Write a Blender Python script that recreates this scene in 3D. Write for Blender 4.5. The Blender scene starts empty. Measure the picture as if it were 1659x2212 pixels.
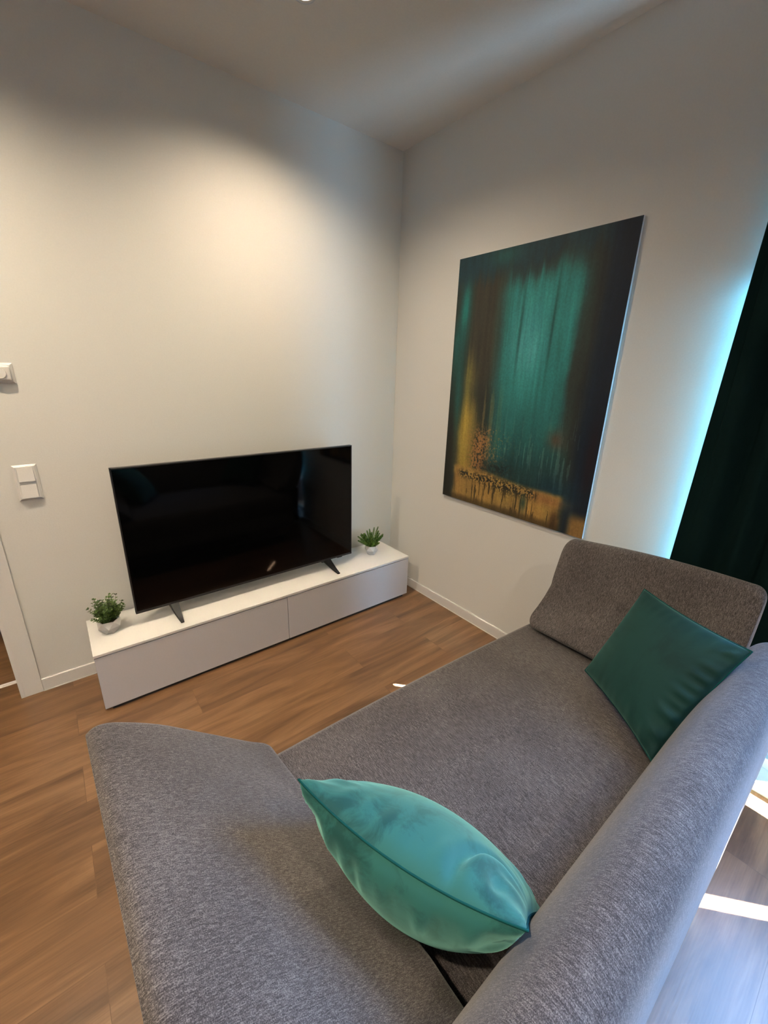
import bpy, bmesh, math, random
import numpy as np
from mathutils import Vector, Matrix

# ------------------------------------------------------------------ camera
sc = bpy.context.scene
COL = sc.collection
cam_d = bpy.data.cameras.new('camera')
cam = bpy.data.objects.new('camera', cam_d); COL.objects.link(cam)
c_right = Vector((0.78550562, -0.61825002, 0.02734644))
c_up = Vector((0.17671924, 0.26643763, 0.94751322))
c_fwd = Vector((0.59308619, 0.73944432, -0.31854493))
M = Matrix((c_right, c_up, -c_fwd)).transposed().to_4x4()
M.translation = Vector((-1.88386752, -2.26495778, 1.49211631))
cam.matrix_world = M
cam_d.sensor_fit = 'VERTICAL'; cam_d.sensor_height = 24.0
cam_d.lens = 24.0 * 898.1 / 2212.0
cam_d.clip_start = 0.01
sc.camera = cam

# ------------------------------------------------------------------ light
sc.view_settings.view_transform = 'Standard'
sc.view_settings.look = 'None'
sc.view_settings.exposure = 0.2
sc.view_settings.gamma = 1.0
sc.view_settings.use_curve_mapping = False

WARM = (1.0, 0.815, 0.60)
LAMP_W = 80.0
DAY_W = 55.0
EDGE_W = 2.8
GAP_W = 17.0
SUN_W = 420.0
SUN_EL = math.radians(54.0)
SUN_H = Vector((-0.666, 0.746))            # where the sunlight travels, seen from above

world = bpy.data.worlds.new('world'); sc.world = world
world.use_nodes = True
bg = world.node_tree.nodes['Background']
bg.inputs[0].default_value = (0.45, 0.66, 1.0, 1); bg.inputs[1].default_value = 1.5

sun_d = bpy.data.lights.new('sun', 'SUN'); sun_d.energy = SUN_W; sun_d.angle = math.radians(0.35)
sun_d.color = (0.97, 0.98, 1.0)
sun = bpy.data.objects.new('sun', sun_d); COL.objects.link(sun)
sun_dir = Vector((SUN_H.x * math.cos(SUN_EL), SUN_H.y * math.cos(SUN_EL), -math.sin(SUN_EL)))
sun.rotation_euler = sun_dir.to_track_quat('-Z', 'Y').to_euler()
sun.location = (3, -5, 5)

day_d = bpy.data.lights.new('daylight', 'AREA'); day_d.shape = 'RECTANGLE'
WY0, WY1, WZ0, WZ1 = -3.45, -1.815, 0.04, 2.35           # window opening in the right wall
day_d.size = 1.20; day_d.size_y = 1.85; day_d.spread = math.radians(95)
day_d.energy = DAY_W; day_d.color = (0.20, 0.48, 1.0)
day = bpy.data.objects.new('daylight', day_d); COL.objects.link(day)
day.rotation_euler = Vector((-1, -0.05, -0.85)).to_track_quat('-Z', 'Y').to_euler()
day.location = (0.05, -2.87, 1.30)
gap_d = bpy.data.lights.new('daylight_gap', 'AREA'); gap_d.shape = 'RECTANGLE'       # the strip of window behind the curtain
gap_d.size = 0.10; gap_d.size_y = 1.5; gap_d.energy = GAP_W; gap_d.color = (0.40, 0.70, 1.0)
gap = bpy.data.objects.new('daylight_gap', gap_d); COL.objects.link(gap)
gap.rotation_euler = Vector((-1, 1, 0)).to_track_quat('-Z', 'Y').to_euler()
gap.location = (0.06, -2.19, 1.10)

edge_d = bpy.data.lights.new('edge_glow_fill', 'AREA'); edge_d.shape = 'RECTANGLE'     # added lamp for the glow between curtain and wall
edge_d.size = 0.040; edge_d.size_y = 1.30; edge_d.energy = EDGE_W; edge_d.color = (0.12, 0.63, 1.0); edge_d.spread = math.radians(80)
edge = bpy.data.objects.new('edge_glow_fill', edge_d); COL.objects.link(edge)
edge.rotation_euler = Matrix(((0.857, 0, -0.514), (-0.514, 0, -0.857), (0, 1, 0))).to_euler()
edge.location = (-0.024, -1.90, 1.15)

LAMPS = [(-0.95, -0.585, 1.0), (-2.35, -0.62, 1.15), (-1.45, -3.20, 0.9), (-2.45, -2.30, 1.3), (-3.9, -0.62, 0.7), (-3.9, -2.30, 0.7)]
CEIL = 2.7055

# ------------------------------------------------------------------ helpers
def srgb(r, g, b):
    f = lambda c: (c / 255 / 12.92) if c / 255 <= 0.04045 else ((c / 255 + 0.055) / 1.055) ** 2.4
    return (f(r), f(g), f(b), 1.0)

def link(name, me, mat=None, parent=None):
    o = bpy.data.objects.new(name, me); COL.objects.link(o)
    if mat is not None: me.materials.append(mat)
    if parent is not None: o.parent = parent
    return o

def from_bm(name, bm, mat=None, parent=None, smooth=False):
    bmesh.ops.recalc_face_normals(bm, faces=bm.faces)
    me = bpy.data.meshes.new(name); bm.to_mesh(me); bm.free()
    if smooth:
        me.polygons.foreach_set('use_smooth', [True] * len(me.polygons))
    return link(name, me, mat, parent)

def box(bm, x0, x1, y0, y1, z0, z1, bev=0.0, seg=2):
    r = bmesh.ops.create_cube(bm, size=1.0)
    vs = r['verts']
    for v in vs:
        v.co.x = x0 + (v.co.x + 0.5) * (x1 - x0)
        v.co.y = y0 + (v.co.y + 0.5) * (y1 - y0)
        v.co.z = z0 + (v.co.z + 0.5) * (z1 - z0)
    if bev > 0:
        es = list({e for v in vs for e in v.link_edges})
        bmesh.ops.bevel(bm, geom=es, offset=bev, segments=seg, profile=0.5, affect='EDGES')

def boxo(name, dims, mat, parent=None, bev=0.0, seg=2):
    bm = bmesh.new(); box(bm, *dims, bev=bev, seg=seg)
    return from_bm(name, bm, mat, parent)

def empty(name, loc, label=None, cat=None, group=None):
    o = bpy.data.objects.new(name, None); COL.objects.link(o); o.location = loc
    o.empty_display_size = 0.1
    if label: o['label'] = label
    if cat: o['category'] = cat
    if group: o['group'] = group
    return o

def adopt(parent, *kids):
    """world-space children of an Empty standing at parent.location (no rotation)"""
    for k in kids:
        k.parent = parent
        k.location = Vector(k.location) - Vector(parent.location)

def structure(o):
    o['kind'] = 'structure'; return o

def catmull(pts, n, closed=True):
    P = [np.array(p, float) for p in pts]; k = len(P); out = []
    segs = k if closed else k - 1
    for i in range(segs):
        if closed: a, b, c, d = P[i - 1], P[i], P[(i + 1) % k], P[(i + 2) % k]
        else: a, b, c, d = P[max(i - 1, 0)], P[i], P[i + 1], P[min(i + 2, k - 1)]
        for j in range(n):
            t = j / n
            out.append(0.5 * (2 * b + (c - a) * t + (2 * a - 5 * b + 4 * c - d) * t * t + (3 * b - a - 3 * c + d) * t ** 3))
    if not closed: out.append(P[-1])
    return out

def tube(bm, pts, r, n=8, closed=False, taper=None):
    P = [Vector(p) for p in pts]; rings = []
    k = len(P); prev = None
    for i, p in enumerate(P):
        if closed: t = (P[(i + 1) % k] - P[i - 1]).normalized()
        else: t = (P[min(i + 1, k - 1)] - P[max(i - 1, 0)]).normalized()
        if prev is None:
            a = t.orthogonal().normalized()
        else:
            a = (prev - t * prev.dot(t)).normalized()
        prev = a; b = t.cross(a)
        rr = r if taper is None else r * (1 + (taper - 1) * i / (k - 1))
        rings.append([bm.verts.new(p + (a * math.cos(2 * math.pi * j / n) + b * math.sin(2 * math.pi * j / n)) * rr) for j in range(n)])
    for i in range(k if closed else k - 1):
        A, B = rings[i], rings[(i + 1) % k]
        for j in range(n):
            bm.faces.new((A[j], A[(j + 1) % n], B[(j + 1) % n], B[j]))
    if not closed:
        bm.faces.new(rings[0][::-1]); bm.faces.new(rings[-1])

def loft(name, prof, a0, a1, to3d, mat, parent, rend=0.05, nsec=70, size=0.2, deform=None, per=10):
    """upholstered bolster: closed profile swept from a0 to a1 with soft rounded ends"""
    pr = np.array(catmull(prof, per)); cen = pr.mean(0)
    bm = bmesh.new(); rings = []
    L = a1 - a0; sgn = 1 if L > 0 else -1; L = abs(L)
    pos = []
    ne = 9
    for i in range(ne): pos.append(rend * (1 - math.cos(math.pi / 2 * i / ne)))
    for i in range(nsec + 1): pos.append(rend + (L - 2 * rend) * i / nsec)
    for i in range(ne): pos.append(L - rend + rend * math.sin(math.pi / 2 * (i + 1) / ne))
    for s in pos:
        d = min(s, L - s)
        inset = 0 if d >= rend else rend * (1 - math.sqrt(max(0, 1 - ((rend - d) / rend) ** 2)))
        ring = []
        for q in pr:
            v = q - cen; l = np.linalg.norm(v)
            qq = cen + v * max(0.15, (l - inset) / l)
            co = Vector(to3d(qq, a0 + sgn * s))
            if deform: co = deform(co)
            ring.append(bm.verts.new(co))
        rings.append(ring)
    n = len(pr)
    for A, B in zip(rings[:-1], rings[1:]):
        for j in range(n):
            bm.faces.new((A[j], A[(j + 1) % n], B[(j + 1) % n], B[j]))
    bm.faces.new(rings[0][::-1]); bm.faces.new(rings[-1])
    return from_bm(name, bm, mat, parent, smooth=True)

# ------------------------------------------------------------------ materials
def mat_new(name):
    m = bpy.data.materials.new(name); m.use_nodes = True
    nt = m.node_tree; b = nt.nodes['Principled BSDF']
    return m, nt, b

def N(nt, typ, **kw):
    n = nt.nodes.new(typ)
    for k, v in kw.items(): setattr(n, k, v)
    return n

def simple(name, col, rough=0.5, spec=0.5, metal=0.0, bump=0.0, bscale=200.0, emit=None, es=0):
    m, nt, b = mat_new(name)
    tc = N(nt, 'ShaderNodeTexCoord'); ns = N(nt, 'ShaderNodeTexNoise'); ns.inputs['Scale'].default_value = bscale
    ns.inputs['Detail'].default_value = 3
    nt.links.new(tc.outputs['Object'], ns.inputs['Vector'])
    mx = N(nt, 'ShaderNodeMix', data_type='RGBA'); mx.inputs[0].default_value = 0.5
    mx.inputs[6].default_value = [c * 0.96 for c in col[:3]] + [1]; mx.inputs[7].default_value = [min(1, c * 1.04) for c in col[:3]] + [1]
    nt.links.new(ns.outputs['Fac'], mx.inputs[0]); nt.links.new(mx.outputs[2], b.inputs['Base Color'])
    b.inputs['Roughness'].default_value = rough
    b.inputs['Specular IOR Level'].default_value = spec
    b.inputs['Metallic'].default_value = metal
    if bump > 0:
        bp = N(nt, 'ShaderNodeBump'); bp.inputs['Strength'].default_value = bump; bp.inputs['Distance'].default_value = 0.001
        nt.links.new(ns.outputs['Fac'], bp.inputs['Height']); nt.links.new(bp.outputs[0], b.inputs['Normal'])
    if emit:
        b.inputs['Emission Color'].default_value = emit; b.inputs['Emission Strength'].default_value = es
    return m

M_wall = simple('wall_paint', (0.78, 0.78, 0.74, 1), 0.85, 0.25, bump=0.35, bscale=160)
M_ceil = simple('ceiling_paint', (0.82, 0.79, 0.74, 1), 0.9, 0.2, bump=0.3, bscale=130)
M_trim = simple('trim_lacquer', (0.80, 0.79, 0.76, 1), 0.35, 0.5)
M_plast = simple('white_plastic', (0.80, 0.79, 0.76, 1), 0.3, 0.5)
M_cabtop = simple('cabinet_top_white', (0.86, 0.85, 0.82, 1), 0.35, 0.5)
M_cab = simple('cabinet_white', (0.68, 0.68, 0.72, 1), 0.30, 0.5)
M_dark = simple('dark_plinth', (0.03, 0.03, 0.03, 1), 0.6)
M_screen = simple('tv_screen', (0.0012, 0.0012, 0.0015, 1), 0.06, 0.22)
M_bezel = simple('tv_bezel', (0.012, 0.012, 0.014, 1), 0.35, 0.5)
M_foot = simple('tv_foot_plastic', (0.006, 0.006, 0.007, 1), 0.45, 0.35)
M_pot = simple('white_ceramic', (0.82, 0.81, 0.78, 1), 0.45, 0.5)
M_soil = simple('soil', (0.05, 0.035, 0.02, 1), 0.9)
M_metal = simple('brushed_steel', (0.7, 0.7, 0.7, 1), 0.35, 0.5, metal=1.0)
M_seal = simple('white_sealant', (0.85, 0.84, 0.8, 1), 0.5)
M_canvas_edge = simple('white_canvas_edge', (0.78, 0.78, 0.80, 1), 0.8, 0.2, bump=0.3, bscale=600)
M_led = simple('spot_lens', (1, 0.9, 0.7, 1), 0.5, emit=(1.0, 0.82, 0.6, 1), es=12)
M_frame = simple('window_frame_white', (0.75, 0.76, 0.78, 1), 0.4)
def sun_mask_mat():  # for the added sun mask outside the window
    m, nt, b = mat_new('translucent_sun_mask')
    tr = N(nt, 'ShaderNodeBsdfTranslucent'); df = N(nt, 'ShaderNodeBsdfDiffuse')
    tr.inputs[0].default_value = (0.015, 0.023, 0.034, 1); df.inputs[0].default_value = (0.3, 0.33, 0.38, 1)
    mx = N(nt, 'ShaderNodeMixShader'); mx.inputs[0].default_value = 0.5
    nt.links.new(df.outputs[0], mx.inputs[1]); nt.links.new(tr.outputs[0], mx.inputs[2])
    nt.links.new(mx.outputs[0], nt.nodes['Material Output'].inputs[0]); return m
M_ext = sun_mask_mat()

def glass():
    m, nt, b = mat_new('window_glass')
    tr = N(nt, 'ShaderNodeBsdfTransparent'); gl = N(nt, 'ShaderNodeBsdfGlossy'); gl.inputs['Roughness'].default_value = 0.02
    mx = N(nt, 'ShaderNodeMixShader')
    mx.inputs[0].default_value = 0.05; nt.links.new(tr.outputs[0], mx.inputs[1]); nt.links.new(gl.outputs[0], mx.inputs[2])
    nt.links.new(mx.outputs[0], nt.nodes['Material Output'].inputs[0]); return m
M_glass = glass()

def wood_floor():
    m, nt, b = mat_new('oak_plank_floor')
    tc = N(nt, 'ShaderNodeTexCoord')
    mp = N(nt, 'ShaderNodeMapping'); mp.inputs['Location'].default_value = (0.35, 0.06, 0)
    nt.links.new(tc.outputs['Object'], mp.inputs[0])
    br = N(nt, 'ShaderNodeTexBrick'); br.offset = 0.37; br.offset_frequency = 2
    br.inputs['Color1'].default_value = (0, 0, 0, 1); br.inputs['Color2'].default_value = (1, 1, 1, 1)
    br.inputs['Mortar'].default_value = (0.5, 0.5, 0.5, 1)
    br.inputs['Scale'].default_value = 1.0; br.inputs['Mortar Size'].default_value = 0.0009
    br.inputs['Mortar Smooth'].default_value = 0.3
    br.inputs['Brick Width'].default_value = 1.22; br.inputs['Row Height'].default_value = 0.18
    nt.links.new(mp.outputs[0], br.inputs['Vector'])
    # shift the grain per plank
    sep = N(nt, 'ShaderNodeSeparateColor'); nt.links.new(br.outputs['Color'], sep.inputs[0])
    mul = N(nt, 'ShaderNodeMath', operation='MULTIPLY'); mul.inputs[1].default_value = 13.7
    nt.links.new(sep.outputs[0], mul.inputs[0])
    cmb = N(nt, 'ShaderNodeCombineXYZ'); nt.links.new(mul.outputs[0], cmb.inputs[0]); nt.links.new(mul.outputs[0], cmb.inputs[2])
    add = N(nt, 'ShaderNodeVectorMath', operation='ADD'); nt.links.new(mp.outputs[0], add.inputs[0]); nt.links.new(cmb.outputs[0], add.inputs[1])
    st = N(nt, 'ShaderNodeMapping'); st.inputs['Scale'].default_value = (0.9, 6.5, 1.0); nt.links.new(add.outputs[0], st.inputs[0])
    n1 = N(nt, 'ShaderNodeTexNoise'); n1.inputs['Scale'].default_value = 1.6; n1.inputs['Detail'].default_value = 6; n1.inputs['Roughness'].default_value = 0.55
    n1.inputs['Distortion'].default_value = 0.9
    nt.links.new(st.outputs[0], n1.inputs['Vector'])
    st2 = N(nt, 'ShaderNodeMapping'); st2.inputs['Scale'].default_value = (3.0, 110.0, 1.0); nt.links.new(add.outputs[0], st2.inputs[0])
    n2 = N(nt, 'ShaderNodeTexNoise'); n2.inputs['Scale'].default_value = 2.0; n2.inputs['Detail'].default_value = 4
    nt.links.new(st2.outputs[0], n2.inputs['Vector'])
    cr = N(nt, 'ShaderNodeValToRGB'); e = cr.color_ramp.elements
    e[0].position = 0.30; e[0].color = (0.112, 0.061, 0.031, 1)
    e[1].position = 0.70; e[1].color = (0.315, 0.182, 0.093, 1)
    k = e.new(0.5); k.color = (0.202, 0.110, 0.054, 1)
    nt.links.new(n1.outputs['Fac'], cr.inputs[0])
    mr = N(nt, 'ShaderNodeMapRange'); mr.inputs[1].default_value = 0.3; mr.inputs[2].default_value = 0.7; mr.inputs[3].default_value = 0.88; mr.inputs[4].default_value = 1.10
    nt.links.new(n2.outputs['Fac'], mr.inputs[0])
    mr2 = N(nt, 'ShaderNodeMapRange'); mr2.inputs[3].default_value = 0.90; mr2.inputs[4].default_value = 1.08
    nt.links.new(sep.outputs[0], mr2.inputs[0])
    mm = N(nt, 'ShaderNodeMath', operation='MULTIPLY'); nt.links.new(mr.outputs[0], mm.inputs[0]); nt.links.new(mr2.outputs[0], mm.inputs[1])
    jm = N(nt, 'ShaderNodeMapRange'); jm.inputs[3].default_value = 1.0; jm.inputs[4].default_value = 0.78
    nt.links.new(br.outputs['Fac'], jm.inputs[0])
    mm2 = N(nt, 'ShaderNodeMath', operation='MULTIPLY'); nt.links.new(mm.outputs[0], mm2.inputs[0]); nt.links.new(jm.outputs[0], mm2.inputs[1])
    vm = N(nt, 'ShaderNodeVectorMath', operation='SCALE'); nt.links.new(cr.outputs[0], vm.inputs[0]); nt.links.new(mm2.outputs[0], vm.inputs['Scale'])
    nt.links.new(vm.outputs[0], b.inputs['Base Color'])
    b.inputs['Roughness'].default_value = 0.30
    b.inputs['Specular IOR Level'].default_value = 0.5
    bp = N(nt, 'ShaderNodeBump'); bp.inputs['Strength'].default_value = 0.25; bp.inputs['Distance'].default_value = 0.0006
    nt.links.new(n2.outputs['Fac'], bp.inputs['Height']); nt.links.new(bp.outputs[0], b.inputs['Normal'])
    return m
M_floor = wood_floor()

def fabric(name, lo, mid, hi, stretch=(560, 55, 90), seed=0.0):
    m, nt, b = mat_new(name)
    tc = N(nt, 'ShaderNodeTexCoord')
    mp = N(nt, 'ShaderNodeMapping'); mp.inputs['Scale'].default_value = stretch; mp.inputs['Location'].default_value = (seed, seed, seed)
    nt.links.new(tc.outputs['Object'], mp.inputs[0])
    n1 = N(nt, 'ShaderNodeTexNoise'); n1.inputs['Scale'].default_value = 1.0; n1.inputs['Detail'].default_value = 3; n1.inputs['Roughness'].default_value = 0.7
    nt.links.new(mp.outputs[0], n1.inputs['Vector'])
    n2 = N(nt, 'ShaderNodeTexNoise'); n2.inputs['Scale'].default_value = 620; n2.inputs['Detail'].default_value = 2
    nt.links.new(tc.outputs['Object'], n2.inputs['Vector'])
    n3 = N(nt, 'ShaderNodeTexNoise'); n3.inputs['Scale'].default_value = 5; n3.inputs['Detail'].default_value = 2
    nt.links.new(tc.outputs['Object'], n3.inputs['Vector'])
    a = N(nt, 'ShaderNodeMath', operation='ADD'); nt.links.new(n1.outputs['Fac'], a.inputs[0]); nt.links.new(n2.outputs['Fac'], a.inputs[1])
    a2 = N(nt, 'ShaderNodeMath', operation='MULTIPLY_ADD'); nt.links.new(a.outputs[0], a2.inputs[0]); a2.inputs[1].default_value = 0.5
    s3 = N(nt, 'ShaderNodeMath', operation='MULTIPLY_ADD'); nt.links.new(n3.outputs['Fac'], s3.inputs[0]); s3.inputs[1].default_value = 0.12; s3.inputs[2].default_value = -0.06
    nt.links.new(s3.outputs[0], a2.inputs[2])
    cr = N(nt, 'ShaderNodeValToRGB'); e = cr.color_ramp.elements
    e[0].position = 0.38; e[0].color = lo; e[1].position = 0.63; e[1].color = hi
    k = e.new(0.5); k.color = mid
    nt.links.new(a2.outputs[0], cr.inputs[0]); nt.links.new(cr.outputs[0], b.inputs['Base Color'])
    b.inputs['Roughness'].default_value = 0.95; b.inputs['Specular IOR Level'].default_value = 0.15
    b.inputs['Sheen Weight'].default_value = 0.25; b.inputs['Sheen Roughness'].default_value = 0.5
    bp = N(nt, 'ShaderNodeBump'); bp.inputs['Strength'].default_value = 0.5; bp.inputs['Distance'].default_value = 0.0005
    nt.links.new(a2.outputs[0], bp.inputs['Height']); nt.links.new(bp.outputs[0], b.inputs['Normal'])
    return m
M_fab = fabric('grey_melange_fabric', (0.034, 0.029, 0.029, 1), (0.084, 0.075, 0.074, 1), (0.215, 0.197, 0.187, 1))
M_fab_arm = fabric('grey_melange_fabric_ribbed', (0.034, 0.029, 0.029, 1), (0.084, 0.075, 0.074, 1), (0.215, 0.197, 0.187, 1), stretch=(80, 560, 80), seed=3.0)

def velvet(name, dark, light, nscale=9):
    m, nt, b = mat_new(name)
    tc = N(nt, 'ShaderNodeTexCoord')
    n1 = N(nt, 'ShaderNodeTexNoise'); n1.inputs['Scale'].default_value = nscale; n1.inputs['Detail'].default_value = 6; n1.inputs['Roughness'].default_value = 0.65
    n1.inputs['Distortion'].default_value = 0.6
    nt.links.new(tc.outputs['Object'], n1.inputs['Vector'])
    cr = N(nt, 'ShaderNodeValToRGB'); e = cr.color_ramp.elements
    e[0].position = 0.41; e[0].color = dark; e[1].position = 0.56; e[1].color = light
    nt.links.new(n1.outputs['Fac'], cr.inputs[0]); nt.links.new(cr.outputs[0], b.inputs['Base Color'])
    b.inputs['Roughness'].default_value = 0.7; b.inputs['Specular IOR Level'].default_value = 0.2
    b.inputs['Sheen Weight'].default_value = 0.7; b.inputs['Sheen Roughness'].default_value = 0.5
    b.inputs['Sheen Tint'].default_value = (0.35, 0.80, 0.68, 1)
    bp = N(nt, 'ShaderNodeBump'); bp.inputs['Strength'].default_value = 0.25; bp.inputs['Distance'].default_value = 0.002
    nt.links.new(n1.outputs['Fac'], bp.inputs['Height']); nt.links.new(bp.outputs[0], b.inputs['Normal'])
    return m
M_velvet = velvet('teal_velvet', (0.008, 0.062, 0.058, 1), (0.022, 0.128, 0.115, 1), 13)
M_velvet_shaded = velvet('smooth_shaded_teal_velvet', (0.004, 0.030, 0.029, 1), (0.006, 0.041, 0.039, 1), 4)  # same velvet; the right pillow's shade is put into its darker colours
M_velvet_shaded.node_tree.nodes['Principled BSDF'].inputs['Sheen Weight'].default_value = 0.3
M_seam = simple('teal_seam', (0.006, 0.07, 0.068, 1), 0.9, 0.1)
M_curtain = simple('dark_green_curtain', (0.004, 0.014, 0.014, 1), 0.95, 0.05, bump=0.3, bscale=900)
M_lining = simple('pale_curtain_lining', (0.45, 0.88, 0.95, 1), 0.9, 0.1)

# ------------------------------------------------------------------ room shell
XL, YB = -5.2, -4.4
structure(boxo('floor', (XL - .2, 0.3, YB - .2, 2.2, -0.1, 0.0), M_floor))
structure(boxo('ceiling', (XL - .2, 0.3, YB - .2, 2.2, CEIL, CEIL + 0.12), M_ceil))
DX0, DX1, DZ = -3.08, -2.215, 2.02         # doorway in the TV wall
bm = bmesh.new()
box(bm, DX1, 0.0, 0.0, 0.13, 0.0, CEIL)
box(bm, XL, DX0, 0.0, 0.13, 0.0, CEIL)
box(bm, DX0, DX1, 0.0, 0.13, DZ, CEIL)
structure(from_bm('wall_back', bm, M_wall))
bm = bmesh.new()
box(bm, 0.0, 0.20, WY1, 2.2, 0.0, CEIL)
box(bm, 0.0, 0.20, YB, WY0, 0.0, CEIL)
box(bm, 0.0, 0.20, WY0, WY1, WZ1, CEIL)
box(bm, 0.0, 0.20, WY0, WY1, 0.0, WZ0)
structure(from_bm('wall_right', bm, M_wall))
structure(boxo('wall_left', (XL - .15, XL, YB, 2.2, 0.0, CEIL), M_wall))
structure(boxo('wall_front', (XL, 0.2, YB - .15, YB, 0.0, CEIL), M_wall))
structure(boxo('wall_hall', (XL, 0.2, 2.05, 2.2, 0.0, CEIL), M_wall))

# baseboards with a bead of sealant at the foot
def baseboard(name, x0, x1, y0, y1, front):
    b = structure(boxo(name, (x0, x1, y0, y1, 0.0, 0.0648), M_trim, bev=0.004, seg=3))
    bm = bmesh.new()
    if front == 'y': box(bm, x0, x1, y0 - 0.003, y0 + 0.001, 0.0, 0.004)
    else: box(bm, x0 - 0.003, x0 + 0.001, y0, y1, 0.0, 0.004)
    from_bm('sealant_bead', bm, M_seal, b)
    return b
baseboard('baseboard_back', -2.133, -0.0, -0.012, 0.0, 'y')
baseboard('baseboard_right', -0.012, 0.0, WY1, -0.012, 'x')

# door lining and casing (the doorway stands open, only its right jamb is in view)
d = bpy.data.objects.new('door_1', None); COL.objects.link(d); structure(d)
bm = bmesh.new()
box(bm, DX1 + 0.012, -2.133, -0.014, 0.0, 0.0, DZ + 0.07, bev=0.002)
box(bm, DX0 - 0.07, DX0 - 0.012, -0.014, 0.0, 0.0, DZ + 0.07, bev=0.002)
box(bm, DX0 - 0.012, DX1 + 0.012, -0.014, 0.0, DZ + 0.012, DZ + 0.07, bev=0.002)
from_bm('door_casing', bm, M_trim, d)
bm = bmesh.new()
box(bm, DX1 - 0.001, DX1 + 0.014, -0.013, 0.135, 0.0, DZ)
box(bm, DX0 - 0.014, DX0 + 0.001, -0.013, 0.135, 0.0, DZ)
box(bm, DX0, DX1, -0.013, 0.135, DZ - 0.001, DZ + 0.014)
from_bm('door_lining', bm, M_trim, d)
bm = bmesh.new()
box(bm, DX0 + 0.001, DX1 - 0.001, 0.128, 0.136, 0.0, 0.006, bev=0.001)
box(bm, DX0 + 0.001, DX1 - 0.001, 0.146, 0.150, 0.0, 0.006, bev=0.001)
box(bm, DX0 + 0.001, DX1 - 0.001, 0.136, 0.146, 0.0, 0.002)
from_bm('threshold', bm, M_seal, d)

# window in the right wall, behind and beside the curtain
w = bpy.data.objects.new('window_1', None); COL.objects.link(w); structure(w)
bm = bmesh.new()
fw = 0.06
for (a, b_) in ((WY0, WY0 + fw), (WY1 - 0.03, WY1)): box(bm, 0.10, 0.145, a, b_, WZ0, WZ1)
box(bm, 0.10, 0.145, WY0, WY1, WZ0, WZ0 + 0.05); box(bm, 0.10, 0.145, WY0, WY1, WZ1 - 0.06, WZ1)
from_bm('window_frame', bm, M_frame, w)
boxo('pane', (0.118, 0.124, WY0 + fw, WY1 - 0.03, WZ0 + 0.05, WZ1 - 0.06), M_glass, w)
boxo('window_sill', (-0.004, 0.10, WY0, WY1, WZ0 - 0.02, WZ0 + 0.004), M_frame, w)

# added unseen mask outside the window, slits cut where the sun patches fall
SX = 0.30
tanE = math.tan(SUN_EL)
def back_to_mask(x, y):
    t = (SX - x) / 0.666
    return (y - t * 0.746, t * tanE)
holes = []
def slit(xa, ya, xb, yb, wy):
    (y1, z1), (y2, z2) = back_to_mask(xa, ya), back_to_mask(xb, yb)
    yc = (y1 + y2) / 2
    holes.append((yc - wy / 2, yc + wy / 2, min(z1, z2), max(z1, z2)))
slit(-0.640, -1.092, -0.755, -0.965, 0.040)        # spot on the floor in front of the sofa
slit(-0.25, -2.62, -0.75, -2.06, 0.052)            # strip behind the sofa
slit(0.03, -2.39, -0.10, -2.245, 0.24)            # patch at the foot of the wall
ys = sorted({-5.2, 0.0} | {h[0] for h in holes} | {h[1] for h in holes})
zs = sorted({0.0, 3.4} | {h[2] for h in holes} | {h[3] for h in holes})
bm = bmesh.new()
for i in range(len(ys) - 1):
    for j in range(len(zs) - 1):
        yc, zc = (ys[i] + ys[i + 1]) / 2, (zs[j] + zs[j + 1]) / 2
        if any(h[0] < yc < h[1] and h[2] < zc < h[3] for h in holes): continue
        box(bm, SX, SX + 0.004, ys[i], ys[i + 1], zs[j], zs[j + 1])
structure(from_bm('added_sun_mask', bm, M_ext))

# ------------------------------------------------------------------ ceiling spots
def ceiling_spot(x, y, k, label):
    e = empty('ceiling_spot', (x, y, CEIL), label, 'ceiling light', 'recessed ceiling spots')
    bm = bmesh.new()
    prof = [(0.028, -0.001), (0.030, -0.006), (0.041, -0.006), (0.043, 0.0)]
    n = 40; rings = []
    for r, z in prof:
        rings.append([bm.verts.new((r * math.cos(2 * math.pi * i / n), r * math.sin(2 * math.pi * i / n), z)) for i in range(n)])
    for A, B in zip(rings[:-1], rings[1:]):
        for i in range(n): bm.faces.new((A[i], A[(i + 1) % n], B[(i + 1) % n], B[i]))
    from_bm('trim_ring', bm, M_metal, e, smooth=True)
    bm = bmesh.new()
    bmesh.ops.create_cone(bm, cap_ends=True, segments=40, radius1=0.028, radius2=0.028, depth=0.003, matrix=Matrix.Translation((0, 0, -0.002)))
    from_bm('lens', bm, M_led, e)
    l = bpy.data.lights.new('spot_light', 'SPOT'); l.energy = LAMP_W * k; l.color = WARM
    l.spot_size = math.radians(148); l.spot_blend = 1.0; l.shadow_soft_size = 0.025
    lo = bpy.data.objects.new('spot_light', l); COL.objects.link(lo); lo.location = (x, y, CEIL - 0.012)
ceiling_spot(*LAMPS[0], 'recessed ceiling spot glowing above the television, at the top of the photo')
for L in LAMPS[1:]:
    l = bpy.data.lights.new('spot_light', 'SPOT'); l.energy = LAMP_W * L[2]; l.color = WARM
    l.spot_size = math.radians(148); l.spot_blend = 1.0; l.shadow_soft_size = 0.025
    lo = bpy.data.objects.new('spot_light', l); COL.objects.link(lo); lo.location = (L[0], L[1], CEIL - 0.012)

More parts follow.
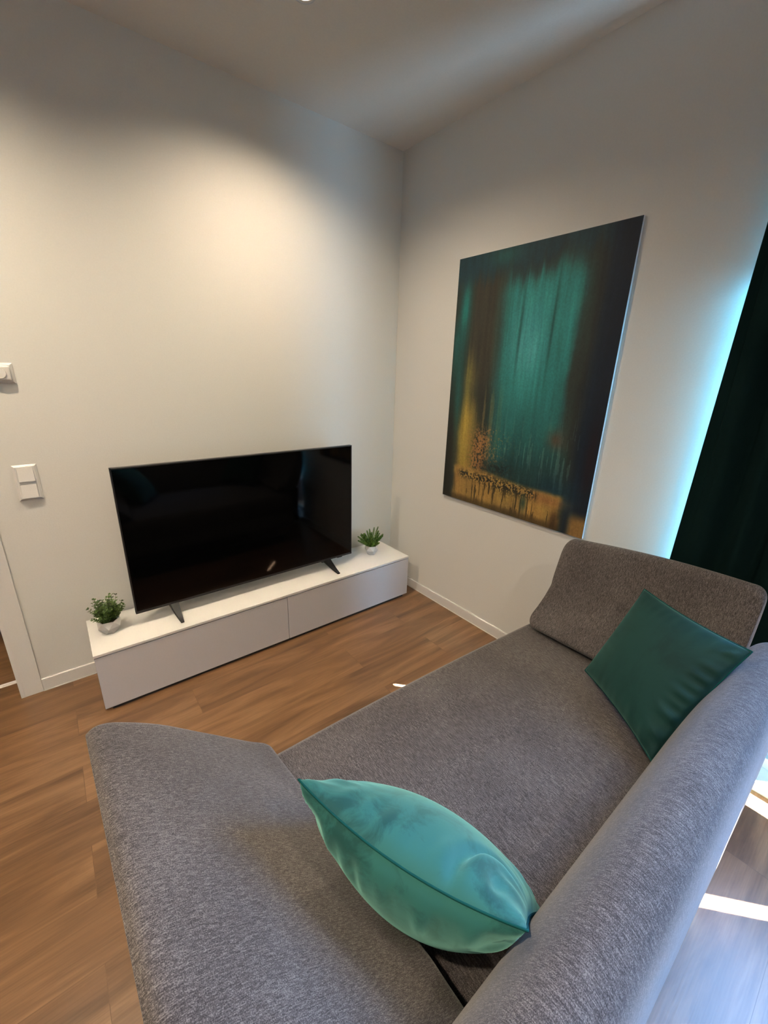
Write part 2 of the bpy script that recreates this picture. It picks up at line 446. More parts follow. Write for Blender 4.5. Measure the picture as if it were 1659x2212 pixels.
# ------------------------------------------------------------------ cabinet
CX0, CX1, CY0, CZ = -1.917, -0.117, -0.3473, 0.3055
cab = empty('tv_cabinet', ((CX0 + CX1) / 2, -0.17, 0), 'long low white cabinet with two doors, under the television', 'cabinet')
xm = (CX0 + CX1) / 2
parts = []
bm = bmesh.new(); box(bm, CX0 + 0.004, CX1 - 0.004, CY0 + 0.02, -0.016, 0.03, CZ - 0.0125)
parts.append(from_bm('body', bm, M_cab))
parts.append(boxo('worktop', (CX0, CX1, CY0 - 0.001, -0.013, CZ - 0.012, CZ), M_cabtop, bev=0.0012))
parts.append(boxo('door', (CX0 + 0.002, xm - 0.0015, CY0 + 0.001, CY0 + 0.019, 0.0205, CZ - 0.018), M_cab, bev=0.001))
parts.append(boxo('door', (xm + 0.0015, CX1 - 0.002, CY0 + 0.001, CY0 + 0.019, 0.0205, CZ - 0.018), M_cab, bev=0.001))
parts.append(boxo('plinth', (CX0 + 0.03, CX1 - 0.03, CY0 + 0.014, -0.03, 0.0, 0.03), M_dark))
adopt(cab, *parts)

# ------------------------------------------------------------------ television
TX0, TX1, TZ0, TZ1, TY = -1.7231, -0.4931, 0.3691, 1.0742, -0.2059
tv = empty('television', ((TX0 + TX1) / 2, -0.19, CZ), 'large black flat screen television standing on the white cabinet', 'television')
parts = []
bm = bmesh.new()
bz = 0.006
box(bm, TX0, TX1, TY, TY + 0.026, TZ1 - bz, TZ1, bev=0.001)
box(bm, TX0, TX1, TY, TY + 0.026, TZ0, TZ0 + 0.011, bev=0.001)
box(bm, TX0, TX0 + bz, TY, TY + 0.026, TZ0, TZ1, bev=0.001)
box(bm, TX1 - bz, TX1, TY, TY + 0.026, TZ0, TZ1, bev=0.001)
parts.append(from_bm('bezel', bm, M_bezel))
parts.append(boxo('screen', (TX0 + bz, TX1 - bz, TY + 0.002, TY + 0.02, TZ0 + 0.011, TZ1 - bz), M_screen))
bm = bmesh.new(); box(bm, TX0 + 0.004, TX1 - 0.004, TY + 0.02, TY + 0.03, TZ0 + 0.004, TZ1 - 0.004)
box(bm, TX0 + 0.18, TX1 - 0.18, TY + 0.028, TY + 0.062, TZ0 + 0.03, TZ0 + 0.42, bev=0.012, seg=3)
parts.append(from_bm('back_housing', bm, M_bezel))
parts.append(boxo('sensor', (-0.60, -0.565, TY + 0.001, TY + 0.018, TZ0 - 0.005, TZ0 + 0.001), M_bezel, bev=0.001))
for fx, tip in ((-1.556, -1.547), (-0.672, -0.652)):
    bm = bmesh.new()
    for sy, ty, tx in ((-1, -0.305, tip), (1, -0.10, fx + 0.02)):
        # tapering foot: wide at the neck under the screen, thin at the tip
        a = Vector((fx, TY + 0.014, TZ0 - 0.004)); t = Vector((tx, ty, CZ + 0.004))
        sec = []
        for k in range(7):
            s = k / 6; p = a.lerp(t, s); p.z = CZ + 0.006 + (TZ0 - 0.01 - CZ) * (1 - s) ** 1.25
            wd = 0.013 * (1 - s) + 0.007; th = 0.016 * (1 - s) + 0.005
            sec.append([bm.verts.new(p + Vector((ax * wd, 0, az * th))) for ax, az in ((-1, -0.5), (1, -0.5), (1, 0.8), (-1, 0.8))])
            for v in sec[-1]: v.co.z = max(v.co.z, CZ + 0.0004)
        for A, B in zip(sec[:-1], sec[1:]):
            for j in range(4): bm.faces.new((A[j], A[(j + 1) % 4], B[(j + 1) % 4], B[j]))
        bm.faces.new(sec[0]); bm.faces.new(sec[-1])
    box(bm, fx - 0.022, fx + 0.022, TY + 0.004, TY + 0.024, TZ0 - 0.010, TZ0 + 0.002, bev=0.003)
    parts.append(from_bm('leg', bm, M_foot))
adopt(tv, *parts)

# ------------------------------------------------------------------ potted plants
def pot(parent, rot, r=0.044, h=0.068):
    bm = bmesh.new(); n = 6
    ring = lambda rr, z, off, zz=0.0: [bm.verts.new((rr * math.cos(rot + 2 * math.pi * (i + off) / n), rr * math.sin(rot + 2 * math.pi * (i + off) / n), z + (zz if i % 2 else -zz))) for i in range(n)]
    A = ring(r * 0.62, 0.0, 0.5); B = ring(r * 1.06, h * 0.52, 0.0); C_ = ring(r * 0.98, h, 0.5); D = ring(r * 0.90, h, 0.5); E_ = ring(r * 0.85, h * 0.75, 0.5)
    bm.faces.new(A[::-1])
    for i in range(n):
        j = (i + 1) % n
        bm.faces.new((A[i], A[j], B[j])); bm.faces.new((A[i], B[j], B[i]))
        bm.faces.new((B[i], B[j], C_[i])); bm.faces.new((C_[i], B[j], C_[j]))
        bm.faces.new((C_[i], C_[j], D[j], D[i])); bm.faces.new((D[i], D[j], E_[j], E_[i]))
    from_bm('pot', bm, M_pot, parent)
    bm = bmesh.new(); bmesh.ops.create_cone(bm, cap_ends=True, segments=6, radius1=r * 0.84, radius2=r * 0.84, depth=0.004, matrix=Matrix.Translation((0, 0, h * 0.8)) @ Matrix.Rotation(rot + math.pi / 6, 4, 'Z'))
    from_bm('soil', bm, M_soil, parent)

def leaf_mat(name, a, b_):
    m, nt, b = mat_new(name)
    tc = N(nt, 'ShaderNodeTexCoord'); n1 = N(nt, 'ShaderNodeTexNoise'); n1.inputs['Scale'].default_value = 70
    nt.links.new(tc.outputs['Object'], n1.inputs['Vector'])
    cr = N(nt, 'ShaderNodeValToRGB'); e = cr.color_ramp.elements; e[0].position = 0.38; e[0].color = a; e[1].position = 0.62; e[1].color = b_
    nt.links.new(n1.outputs['Fac'], cr.inputs[0]); nt.links.new(cr.outputs[0], b.inputs['Base Color'])
    b.inputs['Roughness'].default_value = 0.55; return m
M_leafA = leaf_mat('dark_green_leaf', (0.022, 0.055, 0.010, 1), (0.15, 0.25, 0.055, 1))
M_leafB = leaf_mat('fresh_green_leaf', (0.07, 0.18, 0.025, 1), (0.27, 0.43, 0.09, 1))
M_stem = simple('plant_stem', (0.10, 0.12, 0.04, 1), 0.7)

def leaf(bm, p, d, up, L, W):
    d = d.normalized(); s = d.cross(up)
    if s.length < 1e-4: s = d.orthogonal()
    s.normalize(); u = s.cross(d)
    a = bm.verts.new(p); c = bm.verts.new(p + d * L)
    l = bm.verts.new(p + d * L * .5 + s * W - u * W * .15); r = bm.verts.new(p + d * L * .5 - s * W - u * W * .15)
    m_ = bm.verts.new(p + d * L * .55 + u * W * .35)
    bm.faces.new((a, l, m_)); bm.faces.new((a, m_, r)); bm.faces.new((l, c, m_)); bm.faces.new((m_, c, r))

def bushy_plant(loc):
    e = empty('potted_plant', loc, 'dark green bushy plant in a white faceted pot, left end of the cabinet', 'plant')
    pot(e, 0.35, 0.047, 0.066)
    rnd = random.Random(5)
    bs, bl = bmesh.new(), bmesh.new()
    for k in range(64):
        az = rnd.uniform(0, 2 * math.pi); inc = math.radians(rnd.uniform(2, 52)); long_ = k < 9
        if long_: az = 2 * math.pi * k / 9 + 0.3; inc = math.radians(rnd.uniform(28, 72))
        L = rnd.uniform(0.055, 0.092) if not long_ else rnd.uniform(0.088, 0.115)
        if k % 7 == 0: L = 0.118; inc *= 0.35
        d0 = Vector((math.sin(inc) * math.cos(az), math.sin(inc) * math.sin(az), math.cos(inc)))
        p = Vector((0.016 * math.cos(az) * rnd.random(), 0.016 * math.sin(az) * rnd.random(), 0.055)); pts = [p.copy()]
        nseg = 8
        for s in range(nseg):
            d = (d0 + Vector((rnd.uniform(-.12, .12), rnd.uniform(-.12, .12), 0.05 * s))).normalized()
            p = p + d * L / nseg * 1.02; pts.append(p.copy())
            if s >= 1:
                for q in range(4 if not long_ or s < 5 else 3):
                    a2 = rnd.uniform(0, 2 * math.pi)
                    o = d.orthogonal().normalized(); o2 = d.cross(o)
                    ld = (o * math.cos(a2) + o2 * math.sin(a2) + d * 0.7)
                    leaf(bl, p, ld, Vector((0, 0, 1)), rnd.uniform(0.010, 0.015), rnd.uniform(0.0035, 0.005))
        tube(bs, pts, 0.0008, 4)
    from_bm('stem', bs, M_stem, e); from_bm('foliage', bl, M_leafA, e)
    return e
def fern_plant(loc):
    e = empty('potted_plant', loc, 'bright green plant with spiky fronds in a white faceted pot, right end of cabinet', 'plant')
    pot(e, 0.12, 0.044, 0.066)
    rnd = random.Random(11)
    bs, bl = bmesh.new(), bmesh.new()
    for k in range(30):
        az = 2 * math.pi * k / 30 * 3.1 + rnd.uniform(-.2, .2); inc = math.radians(rnd.uniform(10, 48)); L = rnd.uniform(0.085, 0.108)
        if k in (0, 1, 2): inc = math.radians(5 + 5 * k); L = 0.135 - 0.012 * k
        d0 = Vector((math.sin(inc) * math.cos(az), math.sin(inc) * math.sin(az), math.cos(inc)))
        p = Vector((0.015 * math.cos(az), 0.015 * math.sin(az), 0.052)); pts = [p.copy()]; ns = 16
        for s in range(ns):
            d = (d0 + Vector((math.cos(az) * .025 * s, math.sin(az) * .025 * s, 0))).normalized(); p = p + d * L / ns; pts.append(p.copy())
            f = math.sin(math.pi * (0.12 + 0.86 * s / ns)); o = d.orthogonal().normalized(); o2 = d.cross(o)
            for q in range(5):
                a2 = q * 2 * math.pi / 5 + s * 0.6
                leaf(bl, p, o * math.cos(a2) + o2 * math.sin(a2) + d * 1.5, d, 0.019 * (0.35 + 0.65 * f), 0.0026)
        tube(bs, pts, 0.0009, 4)
    from_bm('stem', bs, M_stem, e); from_bm('frond', bl, M_leafB, e)
    return e
bushy_plant((-1.832, -0.178, CZ)); fern_plant((-0.305, -0.170, CZ))

# ------------------------------------------------------------------ light switch and thermostat
sw = empty('light_switch', (-2.0018, 0, 1.0096), 'white double rocker light switch in an upright frame beside the doorway', 'light switch')
def frame_plate(hw, hh, d, mat, parent, name='frame'):
    bm = bmesh.new()
    rings = []
    for (a, y) in ((0.0, 0.0), (0.0, -0.003), (0.008, -d), (0.0135, -d), (0.0138, -d + 0.003)):
        rings.append([bm.verts.new((sx * (hw - a), y, sz * (hh - a))) for sx, sz in ((-1, -1), (1, -1), (1, 1), (-1, 1))])
    for A, B in zip(rings[:-1], rings[1:]):
        for j in range(4): bm.faces.new((A[j], A[(j + 1) % 4], B[(j + 1) % 4], B[j]))
    bm.faces.new(rings[-1])
    return from_bm(name, bm, mat, parent)
frame_plate(0.0405, 0.076, 0.011, M_plast, sw)
for zc in (0.0355, -0.0355):
    bm = bmesh.new()
    hw, hh = 0.0262, 0.0285
    # rocker: a shallow wedge, its upper half pushed in
    vs = [bm.verts.new(v) for v in ((-hw, -0.008, zc - hh), (hw, -0.008, zc - hh), (hw, -0.008, zc + hh), (-hw, -0.008, zc + hh),
                                    (-hw, -0.0175, zc - hh), (hw, -0.0175, zc - hh), (hw, -0.0150, zc), (-hw, -0.0150, zc), (hw, -0.0125, zc + hh), (-hw, -0.0125, zc + hh))]
    for f in ((0, 1, 5, 4), (4, 5, 6, 7), (7, 6, 8, 9), (9, 8, 2, 3), (0, 4, 7, 9, 3), (1, 2, 8, 6, 5)): bm.faces.new([vs[i] for i in f])
    from_bm('rocker', bm, M_plast, sw)
th = empty('thermostat', (-2.0015, 0, 1.448), 'white wall thermostat at the left edge of the photo, above the light switch', 'thermostat')
frame_plate(0.0405, 0.0385, 0.010, M_plast, th)
bm = bmesh.new()
box(bm, -0.031, 0.031, -0.025, -0.007, -0.028, 0.029, bev=0.008, seg=4)
from_bm('housing', bm, M_plast, th, smooth=False)
bm = bmesh.new()
bmesh.ops.create_cone(bm, cap_ends=True, segments=40, radius1=0.021, radius2=0.019, depth=0.005, matrix=Matrix.Translation((-0.002, -0.0265, 0)) @ Matrix.Rotation(math.pi / 2, 4, 'X'))
from_bm('dial', bm, M_plast, th)

# ------------------------------------------------------------------ painting on the right wall
PY1, PY2, PZ1, PZ2 = -0.5208, -1.4270, 0.7733, 2.0723
rng = np.random.default_rng(4)
def fbm(nx, ny, cx, cy, seed, octs=4):
    """smooth value noise, cx by cy cells over the canvas"""
    r = np.random.default_rng(seed); out = np.zeros((ny, nx)); amp = 1; tot = 0
    for o in range(octs):
        gx, gy = int(cx * 2 ** o) + 2, int(cy * 2 ** o) + 2
        g = r.random((gy, gx))
        X = np.linspace(0, gx - 1.001, nx); Y = np.linspace(0, gy - 1.001, ny)
        xi, yi = X.astype(int), Y.astype(int); fx, fy = X - xi, Y - yi
        fx = fx * fx * (3 - 2 * fx); fy = (fy * fy * (3 - 2 * fy))[:, None]
        a = g[yi][:, xi] * (1 - fx) + g[yi][:, xi + 1] * fx; b = g[yi + 1][:, xi] * (1 - fx) + g[yi + 1][:, xi + 1] * fx
        out += amp * (a * (1 - fy) + b * fy); tot += amp; amp *= 0.55
    return out / tot
def canvas_colours(nx, ny):
    U, V = np.meshgrid(np.linspace(0, 1, nx), np.linspace(0, 1, ny))
    streak = fbm(nx, ny, 34, 2.2, 1, 4); fine = fbm(nx, ny, 90, 7, 2, 3); blot = fbm(nx, ny, 5, 7, 3, 5); grit = fbm(nx, ny, 120, 165, 7, 2)
    sm = lambda x, a, b: np.clip((x - a) / (b - a), 0, 1) ** 2 * (3 - 2 * np.clip((x - a) / (b - a), 0, 1))
    g = lambda x, c, w: np.exp(-((x - c) / w) ** 2)
    C = np.zeros((ny, nx, 3)); C[:] = (34, 36, 28)
    def lay(col, m):
        m = np.clip(m, 0, 1)[..., None]; C[:] = C * (1 - m) + np.array(col, float) * m
    w = 0.03 * (streak - .5) + 0.04 * (blot - .5)
    Uw = U + w; Vw = V + 0.10 * (streak - .5) + 0.04 * (blot - .5)
    # brown veil upper left
    lay((52, 45, 31), sm(Uw, .10, .16) * (1 - sm(Uw, .33, .40)) * (1 - sm(Vw, .40, .62)) * (0.55 + .6 * (streak - .3)))
    # wide teal curtain of paint
    tz = sm(Uw, .27, .42) * (1 - sm(Uw, .76, .87)) * sm(Vw, .05, .16)
    lay((30, 80, 70), tz * (1 - sm(Vw, .72, .90)))
    lay((40, 118, 104), tz * g(Uw, .56, .22) * (1 - sm(Vw, .42, .66)) * (.75 + .5 * (streak - .5)))
    lay((74, 140, 130), g(Uw, .53, .10) * g(V, .32, .14) * (.65 + .9 * (fine - .5)))
    lay((46, 124, 110), g(Uw, .74, .05) * g(V, .24, .17) * .8)
    lay((18, 62, 54), g(U, .48 - .03 * V, .010) * g(V, .28, .16) * .75)
    lay((18, 60, 52), g(U, .665 - .02 * V, .008) * g(V, .25, .18) * .75)
    # left teal strip
    lay((26, 100, 86), g(Uw, .075, .042) * g(V, .19, .12) * .95)
    lay((22, 66, 56), g(Uw, .045, .05) * sm(V, .2, .3) * (1 - sm(Vw, .55, .8)) * .9)
    # top edge and right edge dark
    lay((22, 46, 48), (1 - sm(Vw + .05 * (U - .5), .03, .11)) * .9)
    lay((34, 80, 66), g(U, .33, .10) * g(V, .025, .03) * .6)
    lay((14, 25, 34), sm(Uw, .84, .93) * .95)
    lay((40, 38, 30), g(Uw, .82, .03) * g(V, .42, .28) * .8)
    lay((10, 19, 27), sm(U, .90, .97) * .8)
    lay((30, 12, 12), g(U, .97, .03) * g(V, .72, .15) * .6)
    lay((22, 46, 42), sm(Uw, .38, .5) * (1 - sm(Uw, .8, .9)) * sm(Vw, .62, .8) * .75)
    lay((16, 42, 48), g(Uw, .82, .12) * g(V, .86, .06) * .8)
    # light scratches
    lay((95, 120, 100), (fine > .66) * g(V, .72, .12) * (U < .9) * sm(U, .3, .4) * .35)
    # gold
    gold = np.array((150, 112, 50))
    lay((104, 94, 42), g(Uw, .150, .05) * sm(Vw, .32, .48) * (1 - sm(V, .7, .8)) * .75 * (.6 + 1.1 * (streak - .35)))
    lay((140, 114, 44), g(Uw, .165, .065) * sm(Vw, .52, .66) * (1 - sm(V, .86, .90)) * 1.05)
    lay((112, 92, 50), g(Uw, .30, .10) * sm(Vw, .45, .6) * (1 - sm(V, .7, .85)) * (streak > .58) * .5)
    lay((140, 94, 48), g(U + .12 * (V - .75), .275, .075) * sm(V, .62, .72) * (1 - sm(V, .84, .87)) * (grit > .44) * .85)
    lay((74, 50, 34), g(Uw, .775, .05) * g(V, .665, .035) * .75)
    lay((150, 104, 54), ((grit > .70) & (V > .66)) * g(U, .34, .14) * (1 - sm(V, .84, .88)) * .55)
    bt = .842 + .025 * sm(U, .3, .7) + .012 * (blot - .5)
    band = sm(V, bt - .012, bt + .012) * sm(Uw, .06, .10) * (1 - sm(Uw, .84, .88))
    lay((146, 108, 50), band * (.80 + .5 * (streak - .35)))
    lay((146, 114, 50), band * g(blot, .6, .08) * .6)
    lay((126, 86, 44), g(U, .77, .10) * g(V, bt + .025, .022))
    # dark dried crust and drips
    cr = g(V, .868 + .030 * U + .01 * (blot - .5), .016 + .012 * g(U, .5, .2)) * sm(U, .10, .16) * (1 - sm(U, .66, .74))
    lay((24, 26, 20), cr * (grit > .47) * .95)
    cr2 = g(V, .825 - .05 * (U - .3) , .024) * g(U, .42, .10)
    lay((22, 28, 24), cr2 * (grit > .45) * .9)
    drip = (fine > .60) * sm(V, .87, .9) * (1 - sm(V, .96, 1.0)) * sm(U, .08, .12) * (1 - sm(U, .8, .84))
    lay((44, 36, 20), drip * .75)
    lay((30, 52, 40), g(U, .63, .02) * g(V, .93, .03) * .8)
    lay((30, 26, 16), (1 - sm(U, .03, .075)) * sm(V, .3, .7) * .85)
    lay((110, 74, 36), g(U, .115, .02) * g(V, .88, .05) * .5)
    lay((32, 25, 15), sm(V, .962, .992) * (1 - sm(U, .84, .88)) * .6)
    lay((52, 36, 20), g(U, .83, .03) * sm(V, .90, .96) * .85)
    lay((124, 90, 44), sm(U, .89, .94) * sm(V, .90 , .95) * .95)
    C *= (0.88 + 0.24 * fbm(nx, ny, 60, 5, 21, 3))[..., None]
    C *= (0.94 + 0.12 * fbm(nx, ny, 160, 220, 9, 1))[..., None]
    return np.clip(C, 4, 255)
art = empty('painting', (0, (PY1 + PY2) / 2, PZ1), 'large unframed abstract canvas in teal, black and gold on the right wall', 'painting')
nx, ny = 420, 600
cols = canvas_colours(nx, ny) / 255.0
gain = np.array((1.45, 1.65, 2.1))
lin = np.where(cols <= 0.04045, cols / 12.92, ((cols + 0.055) / 1.055) ** 2.4) * gain
Yg = PY1 + (PY2 - PY1) * np.linspace(0, 1, nx); Zg = PZ2 + (PZ1 - PZ2) * np.linspace(0, 1, ny)
YY, ZZ = np.meshgrid(Yg, Zg)
vv = np.stack([np.full(YY.size, -0.0148), YY.ravel(), ZZ.ravel()], 1)
idx = np.arange(nx * ny).reshape(ny, nx)
ff = np.stack([idx[:-1, :-1].ravel(), idx[1:, :-1].ravel(), idx[1:, 1:].ravel(), idx[:-1, 1:].ravel()], 1)
me = bpy.data.meshes.new('painted_surface'); me.from_pydata(vv.tolist(), [], ff.tolist())
ca = me.color_attributes.new('paint', 'FLOAT_COLOR', 'POINT')
buf = np.ones((nx * ny, 4), np.float32); buf[:, :3] = lin.reshape(-1, 3); ca.data.foreach_set('color', buf.ravel())
m, nt, b = mat_new('abstract_paint')
at = N(nt, 'ShaderNodeAttribute', attribute_name='paint'); nt.links.new(at.outputs['Color'], b.inputs['Base Color'])
b.inputs['Roughness'].default_value = 0.55; b.inputs['Specular IOR Level'].default_value = 0.3
tc = N(nt, 'ShaderNodeTexCoord'); mp = N(nt, 'ShaderNodeMapping'); mp.inputs['Scale'].default_value = (1, 260, 60)
nn = N(nt, 'ShaderNodeTexNoise'); nn.inputs['Scale'].default_value = 1; nt.links.new(tc.outputs['Object'], mp.inputs[0]); nt.links.new(mp.outputs[0], nn.inputs['Vector'])
bp = N(nt, 'ShaderNodeBump'); bp.inputs['Strength'].default_value = 0.4; bp.inputs['Distance'].default_value = 0.0008
nt.links.new(nn.outputs['Fac'], bp.inputs['Height']); nt.links.new(bp.outputs[0], b.inputs['Normal'])
surf = link('painted_surface', me, m)
cv = boxo('canvas', (-0.0145, -0.001, PY2, PY1, PZ1, PZ2), M_canvas_edge, bev=0.001)
adopt(art, surf, cv)

# ------------------------------------------------------------------ curtain
cur = empty('curtain', (-0.075, -2.0, 0.0), 'floor length dark green curtain hanging at the right edge of the photo', 'curtain')
def curtain_sheet(name, off, mat, c0=0, y0=-2.24, y1=-1.80, z0=0.015, z1=2.66):
    bm = bmesh.new(); ncol, nrow = 90, 24; rows = []
    for r in range(nrow + 1):
        s = r / nrow; z = z0 + (z1 - z0) * s; row = []
        for c in range(c0, ncol + 1):
            t = c / ncol; y = y1 + (y0 - y1) * t
            fold = 0.020 * math.sin(t * 2 * math.pi * 4.0 + 0.4 * s) * min(1, t * 6) + 0.005 * math.sin(t * 37 + 3 * s)
            row.append(bm.verts.new((-0.072 + fold + off, y + 0.018 * (0.806 - z) / 1.13 * (1 if t < .1 else 0), z)))
        rows.append(row)
    for A, B in zip(rows[:-1], rows[1:]):
        for j in range(ncol - c0): bm.faces.new((A[j], A[j + 1], B[j + 1], B[j]))
    o = from_bm(name, bm, mat, None, smooth=True)
    md = o.modifiers.new('thick', 'SOLIDIFY'); md.thickness = 0.0012; md.offset = 0
    return o
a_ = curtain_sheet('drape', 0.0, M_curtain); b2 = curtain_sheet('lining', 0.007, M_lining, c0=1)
adopt(cur, a_, b2)
rail = boxo('curtain_rail', (-0.090, -0.055, -3.6, -1.70, CEIL - 0.04, CEIL), M_plast, bev=0.003)
rail['label'] = 'white ceiling rail that carries the dark green curtain'; rail['category'] = 'curtain rail'

# ------------------------------------------------------------------ sofa
sofa = empty('sofa', (-1.06, -1.80, 0), 'grey fabric two seat sofa with tilted armrests, facing the television', 'sofa')
sk = []
# seat: profile in (y, z)
seat_prof = [(-1.36, 0.16), (-1.352, 0.30), (-1.356, 0.40), (-1.378, 0.442), (-1.43, 0.454), (-1.65, 0.458), (-1.90, 0.452), (-2.06, 0.440), (-2.12, 0.40), (-2.13, 0.16), (-1.75, 0.13)]
def seat_def(co):
    s = (co.x + 1.6) / 1.2
    f = lambda t: t * t * (3 - 2 * t)
    k = f(min(1, max(0, (-1.84 - co.y) / 0.09))) * f(min(1, max(0, (-1.31 - co.x) / 0.10)))
    if co.z > 0.3: co.z -= 0.16 * k
    co.y -= 0.045 * s * s * max(0.0, (co.y + 2.1) / 0.75)
    return co
sk.append(loft('seat', seat_prof, -1.68, -0.31, lambda q, a: (a, q[0], q[1]), M_fab, None, rend=0.03, nsec=90, deform=seat_def))
# left armrest: profile in (x, z)
armL = [(-1.59, 0.464), (-1.557, 0.470), (-1.560, 0.488), (-1.598, 0.520), (-1.648, 0.566), (-1.720, 0.634), (-1.810, 0.712), (-1.885, 0.762), (-1.922, 0.778),
        (-1.943, 0.772), (-1.944, 0.755), (-1.912, 0.66), (-1.865, 0.57), (-1.80, 0.50), (-1.72, 0.468)]
def armL_def(co):
    s = min(1, max(0, (-1.37 - co.y) / 0.6)); k = min(1, max(0, (-1.60 - co.x) / 0.33))
    co.x += (0.006 + 0.022 * s) * k + 0.045 * s * (1 - k)
    return co
sk.append(loft('armrest', armL, -1.365, -2.075, lambda q, a: (q[0], a, q[1]), M_fab_arm, None, rend=0.016, nsec=60, deform=armL_def))
armR = [(-0.395, 0.468), (-0.428, 0.480), (-0.426, 0.502), (-0.378, 0.530), (-0.325, 0.575), (-0.282, 0.66), (-0.245, 0.75), (-0.222, 0.805), (-0.196, 0.822),
        (-0.172, 0.812), (-0.158, 0.78), (-0.160, 0.66), (-0.195, 0.55), (-0.235, 0.485), (-0.30, 0.466)]
def armR_def(co):
    s = min(1, max(0, (-1.40 - co.y) / 0.6)); k = max(0, (co.z - 0.45) / 0.37)
    co.z += 0.055 * k * math.sin(s * math.pi / 2)
    return co
sk.append(loft('armrest', armR, -1.452, -2.115, lambda q, a: (q[0], a, q[1]), M_fab_arm, None, rend=0.035, nsec=60, deform=armR_def))
# backrest: profile in (y, z)
back = [(-2.045, 0.40), (-2.050, 0.46), (-2.070, 0.56), (-2.098, 0.66), (-2.135, 0.735), (-2.175, 0.762), (-2.212, 0.752), (-2.236, 0.715),
        (-2.245, 0.62), (-2.246, 0.45), (-2.245, 0.25), (-2.240, 0.10), (-2.20, 0.07), (-2.10, 0.10), (-2.06, 0.25)]
sk.append(loft('backrest', back, -1.83, -0.27, lambda q, a: (a, q[0], q[1]), M_fab, None, rend=0.05, nsec=100))
sk.append(boxo('base', (-1.66, -0.33, -2.20, -1.44, 0.07, 0.20), M_fab, bev=0.01))
for lx in (-1.60, -0.39):
    for ly in (-2.15, -1.48):
        bm = bmesh.new(); bmesh.ops.create_cone(bm, cap_ends=True, segments=24, radius1=0.018, radius2=0.024, depth=0.08, matrix=Matrix.Translation((lx, ly, 0.04)))
        sk.append(from_bm('leg', bm, M_dark))
adopt(sofa, *sk)

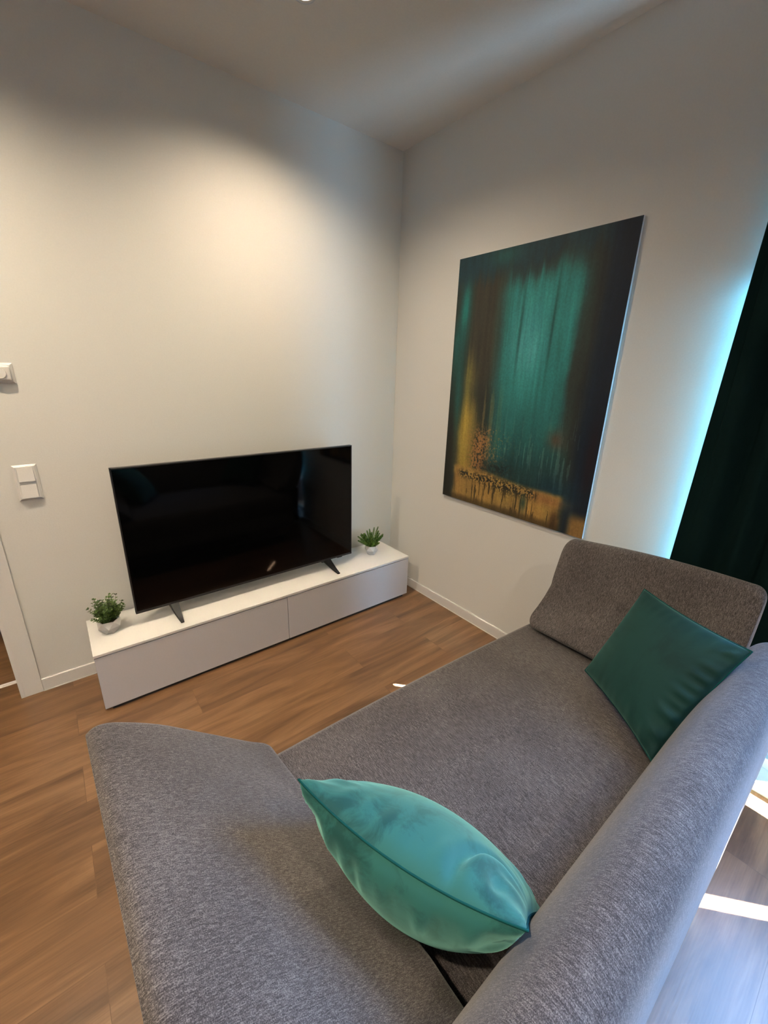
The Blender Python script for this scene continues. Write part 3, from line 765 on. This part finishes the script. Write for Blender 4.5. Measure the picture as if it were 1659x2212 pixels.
# ------------------------------------------------------------------ velvet pillows
def pillow(corners, T, label, seed, mat, wrinkle=None, sag=0.0, fold=None, bulge=(1.0, 1.0)):
    """corners: four world points in order; both faces bulge along the normal of the square"""
    P = [Vector(c) for c in corners]; cen = sum(P, Vector()) / 4
    e = empty('throw_pillow', (cen.x, cen.y, min(p.z for p in P)), label, 'pillow', 'teal velvet pillows on the sofa')
    nrm = (P[1] - P[0]).cross(P[3] - P[0]).normalized()
    rnd = random.Random(seed); n = 64
    wr = [(rnd.uniform(0, 6.28), rnd.uniform(14, 38), rnd.uniform(-0.25, 0.25), rnd.uniform(.5, 1)) for _ in range(6)]
    bm = bmesh.new(); grid = {}
    def pos(i, j, side):
        u, v = i / n, j / n
        a, b_ = 2 * u - 1, 2 * v - 1
        # edges curve slightly inwards between the pointed corners
        ka = 1 - 0.055 * (1 - b_ * b_); kb = 1 - 0.055 * (1 - a * a)
        uu, vv_ = (a * ka + 1) / 2, (b_ * kb + 1) / 2
        base = P[0] * (1 - uu) * (1 - vv_) + P[1] * uu * (1 - vv_) + P[2] * uu * vv_ + P[3] * (1 - uu) * vv_
        h = ((1 - a * a) * (1 - b_ * b_)); ed = min(1 - abs(a), 1 - abs(b_))
        t = T * (0.75 * h ** 0.45 + 0.25 * h) * (bulge[0] if side > 0 else bulge[1])
        # gathered wrinkles running in from the edges
        near = math.exp(-((ed - 0.15) / 0.16) ** 2) * min(1.0, ed * 12)
        s = b_ if abs(a) > abs(b_) else a
        w_ = sum(k_ * math.sin(f_ * s + ph + 5 * ed * sl) for ph, f_, sl, k_ in wr) / 6
        amp = 0.010 if wrinkle is None else wrinkle(a, b_)
        t += amp * near * w_ * (1 - 0.5 * abs(s)) * (1.0 if side > 0 else 1.7)
        if fold and side > 0:
            fu, fv, fr, fa = fold
            d2 = ((u - fu) ** 2 + ((v - fv) * 0.8) ** 2) ** 0.5; an = math.atan2(v - fv, fu - u)
            arc = math.exp(-((an - 0.5) / 0.9) ** 2)
            t += fa * arc * (math.exp(-((d2 - fr) / 0.030) ** 2) - 1.2 * math.exp(-((d2 - fr - 0.055) / 0.026) ** 2))
            t -= fa * 0.7 * math.exp(-((d2 - fr * 0.45) / 0.03) ** 2) * (0.5 + 0.5 * math.sin(3 * an))
        return base + nrm * (t * side - sag * (1 - a * a) * (1 - v) ** 2)
    for side in (1, -1):
        for i in range(n + 1):
            for j in range(n + 1):
                if i in (0, n) or j in (0, n):
                    if side == 1: grid[(i, j, 1)] = grid[(i, j, -1)] = bm.verts.new(pos(i, j, 0))
                else: grid[(i, j, side)] = bm.verts.new(pos(i, j, side))
    for side in (1, -1):
        for i in range(n):
            for j in range(n):
                q = [grid[(i, j, side)], grid[(i + 1, j, side)], grid[(i + 1, j + 1, side)], grid[(i, j + 1, side)]]
                bm.faces.new(q if side == 1 else q[::-1])
    rim = [grid[(i, 0, 1)].co.copy() for i in range(n)] + [grid[(n, j, 1)].co.copy() for j in range(n)] + \
          [grid[(i, n, 1)].co.copy() for i in range(n, 0, -1)] + [grid[(0, j, 1)].co.copy() for j in range(n, 0, -1)]
    cover = from_bm('cover', bm, mat, None, smooth=True)
    bm = bmesh.new(); tube(bm, rim, 0.0020, 6, closed=True)
    seam = from_bm('seam', bm, M_seam, None, smooth=True)
    adopt(e, cover, seam)
    return e
A = Vector((-1.645, -1.742, 0.79)); B = Vector((-1.475, -2.112, 0.74))
dn = Vector((0.530, 0.150, -0.75)).normalized() * 0.385
pillow([A, B, B + dn, A + dn], 0.085, 'teal velvet pillow standing on edge against the near left armrest of the sofa', 3, M_velvet, sag=0.024, fold=(0.93, 0.08, 0.17, 0.010), bulge=(0.98, 1.32))
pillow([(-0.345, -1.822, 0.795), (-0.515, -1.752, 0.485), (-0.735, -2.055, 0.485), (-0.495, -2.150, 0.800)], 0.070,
       'teal velvet pillow leaning in the far right corner of the sofa', 8, M_velvet_shaded, wrinkle=lambda a, b_: 0.002 + 0.024 * max(0.0, b_) ** 3)
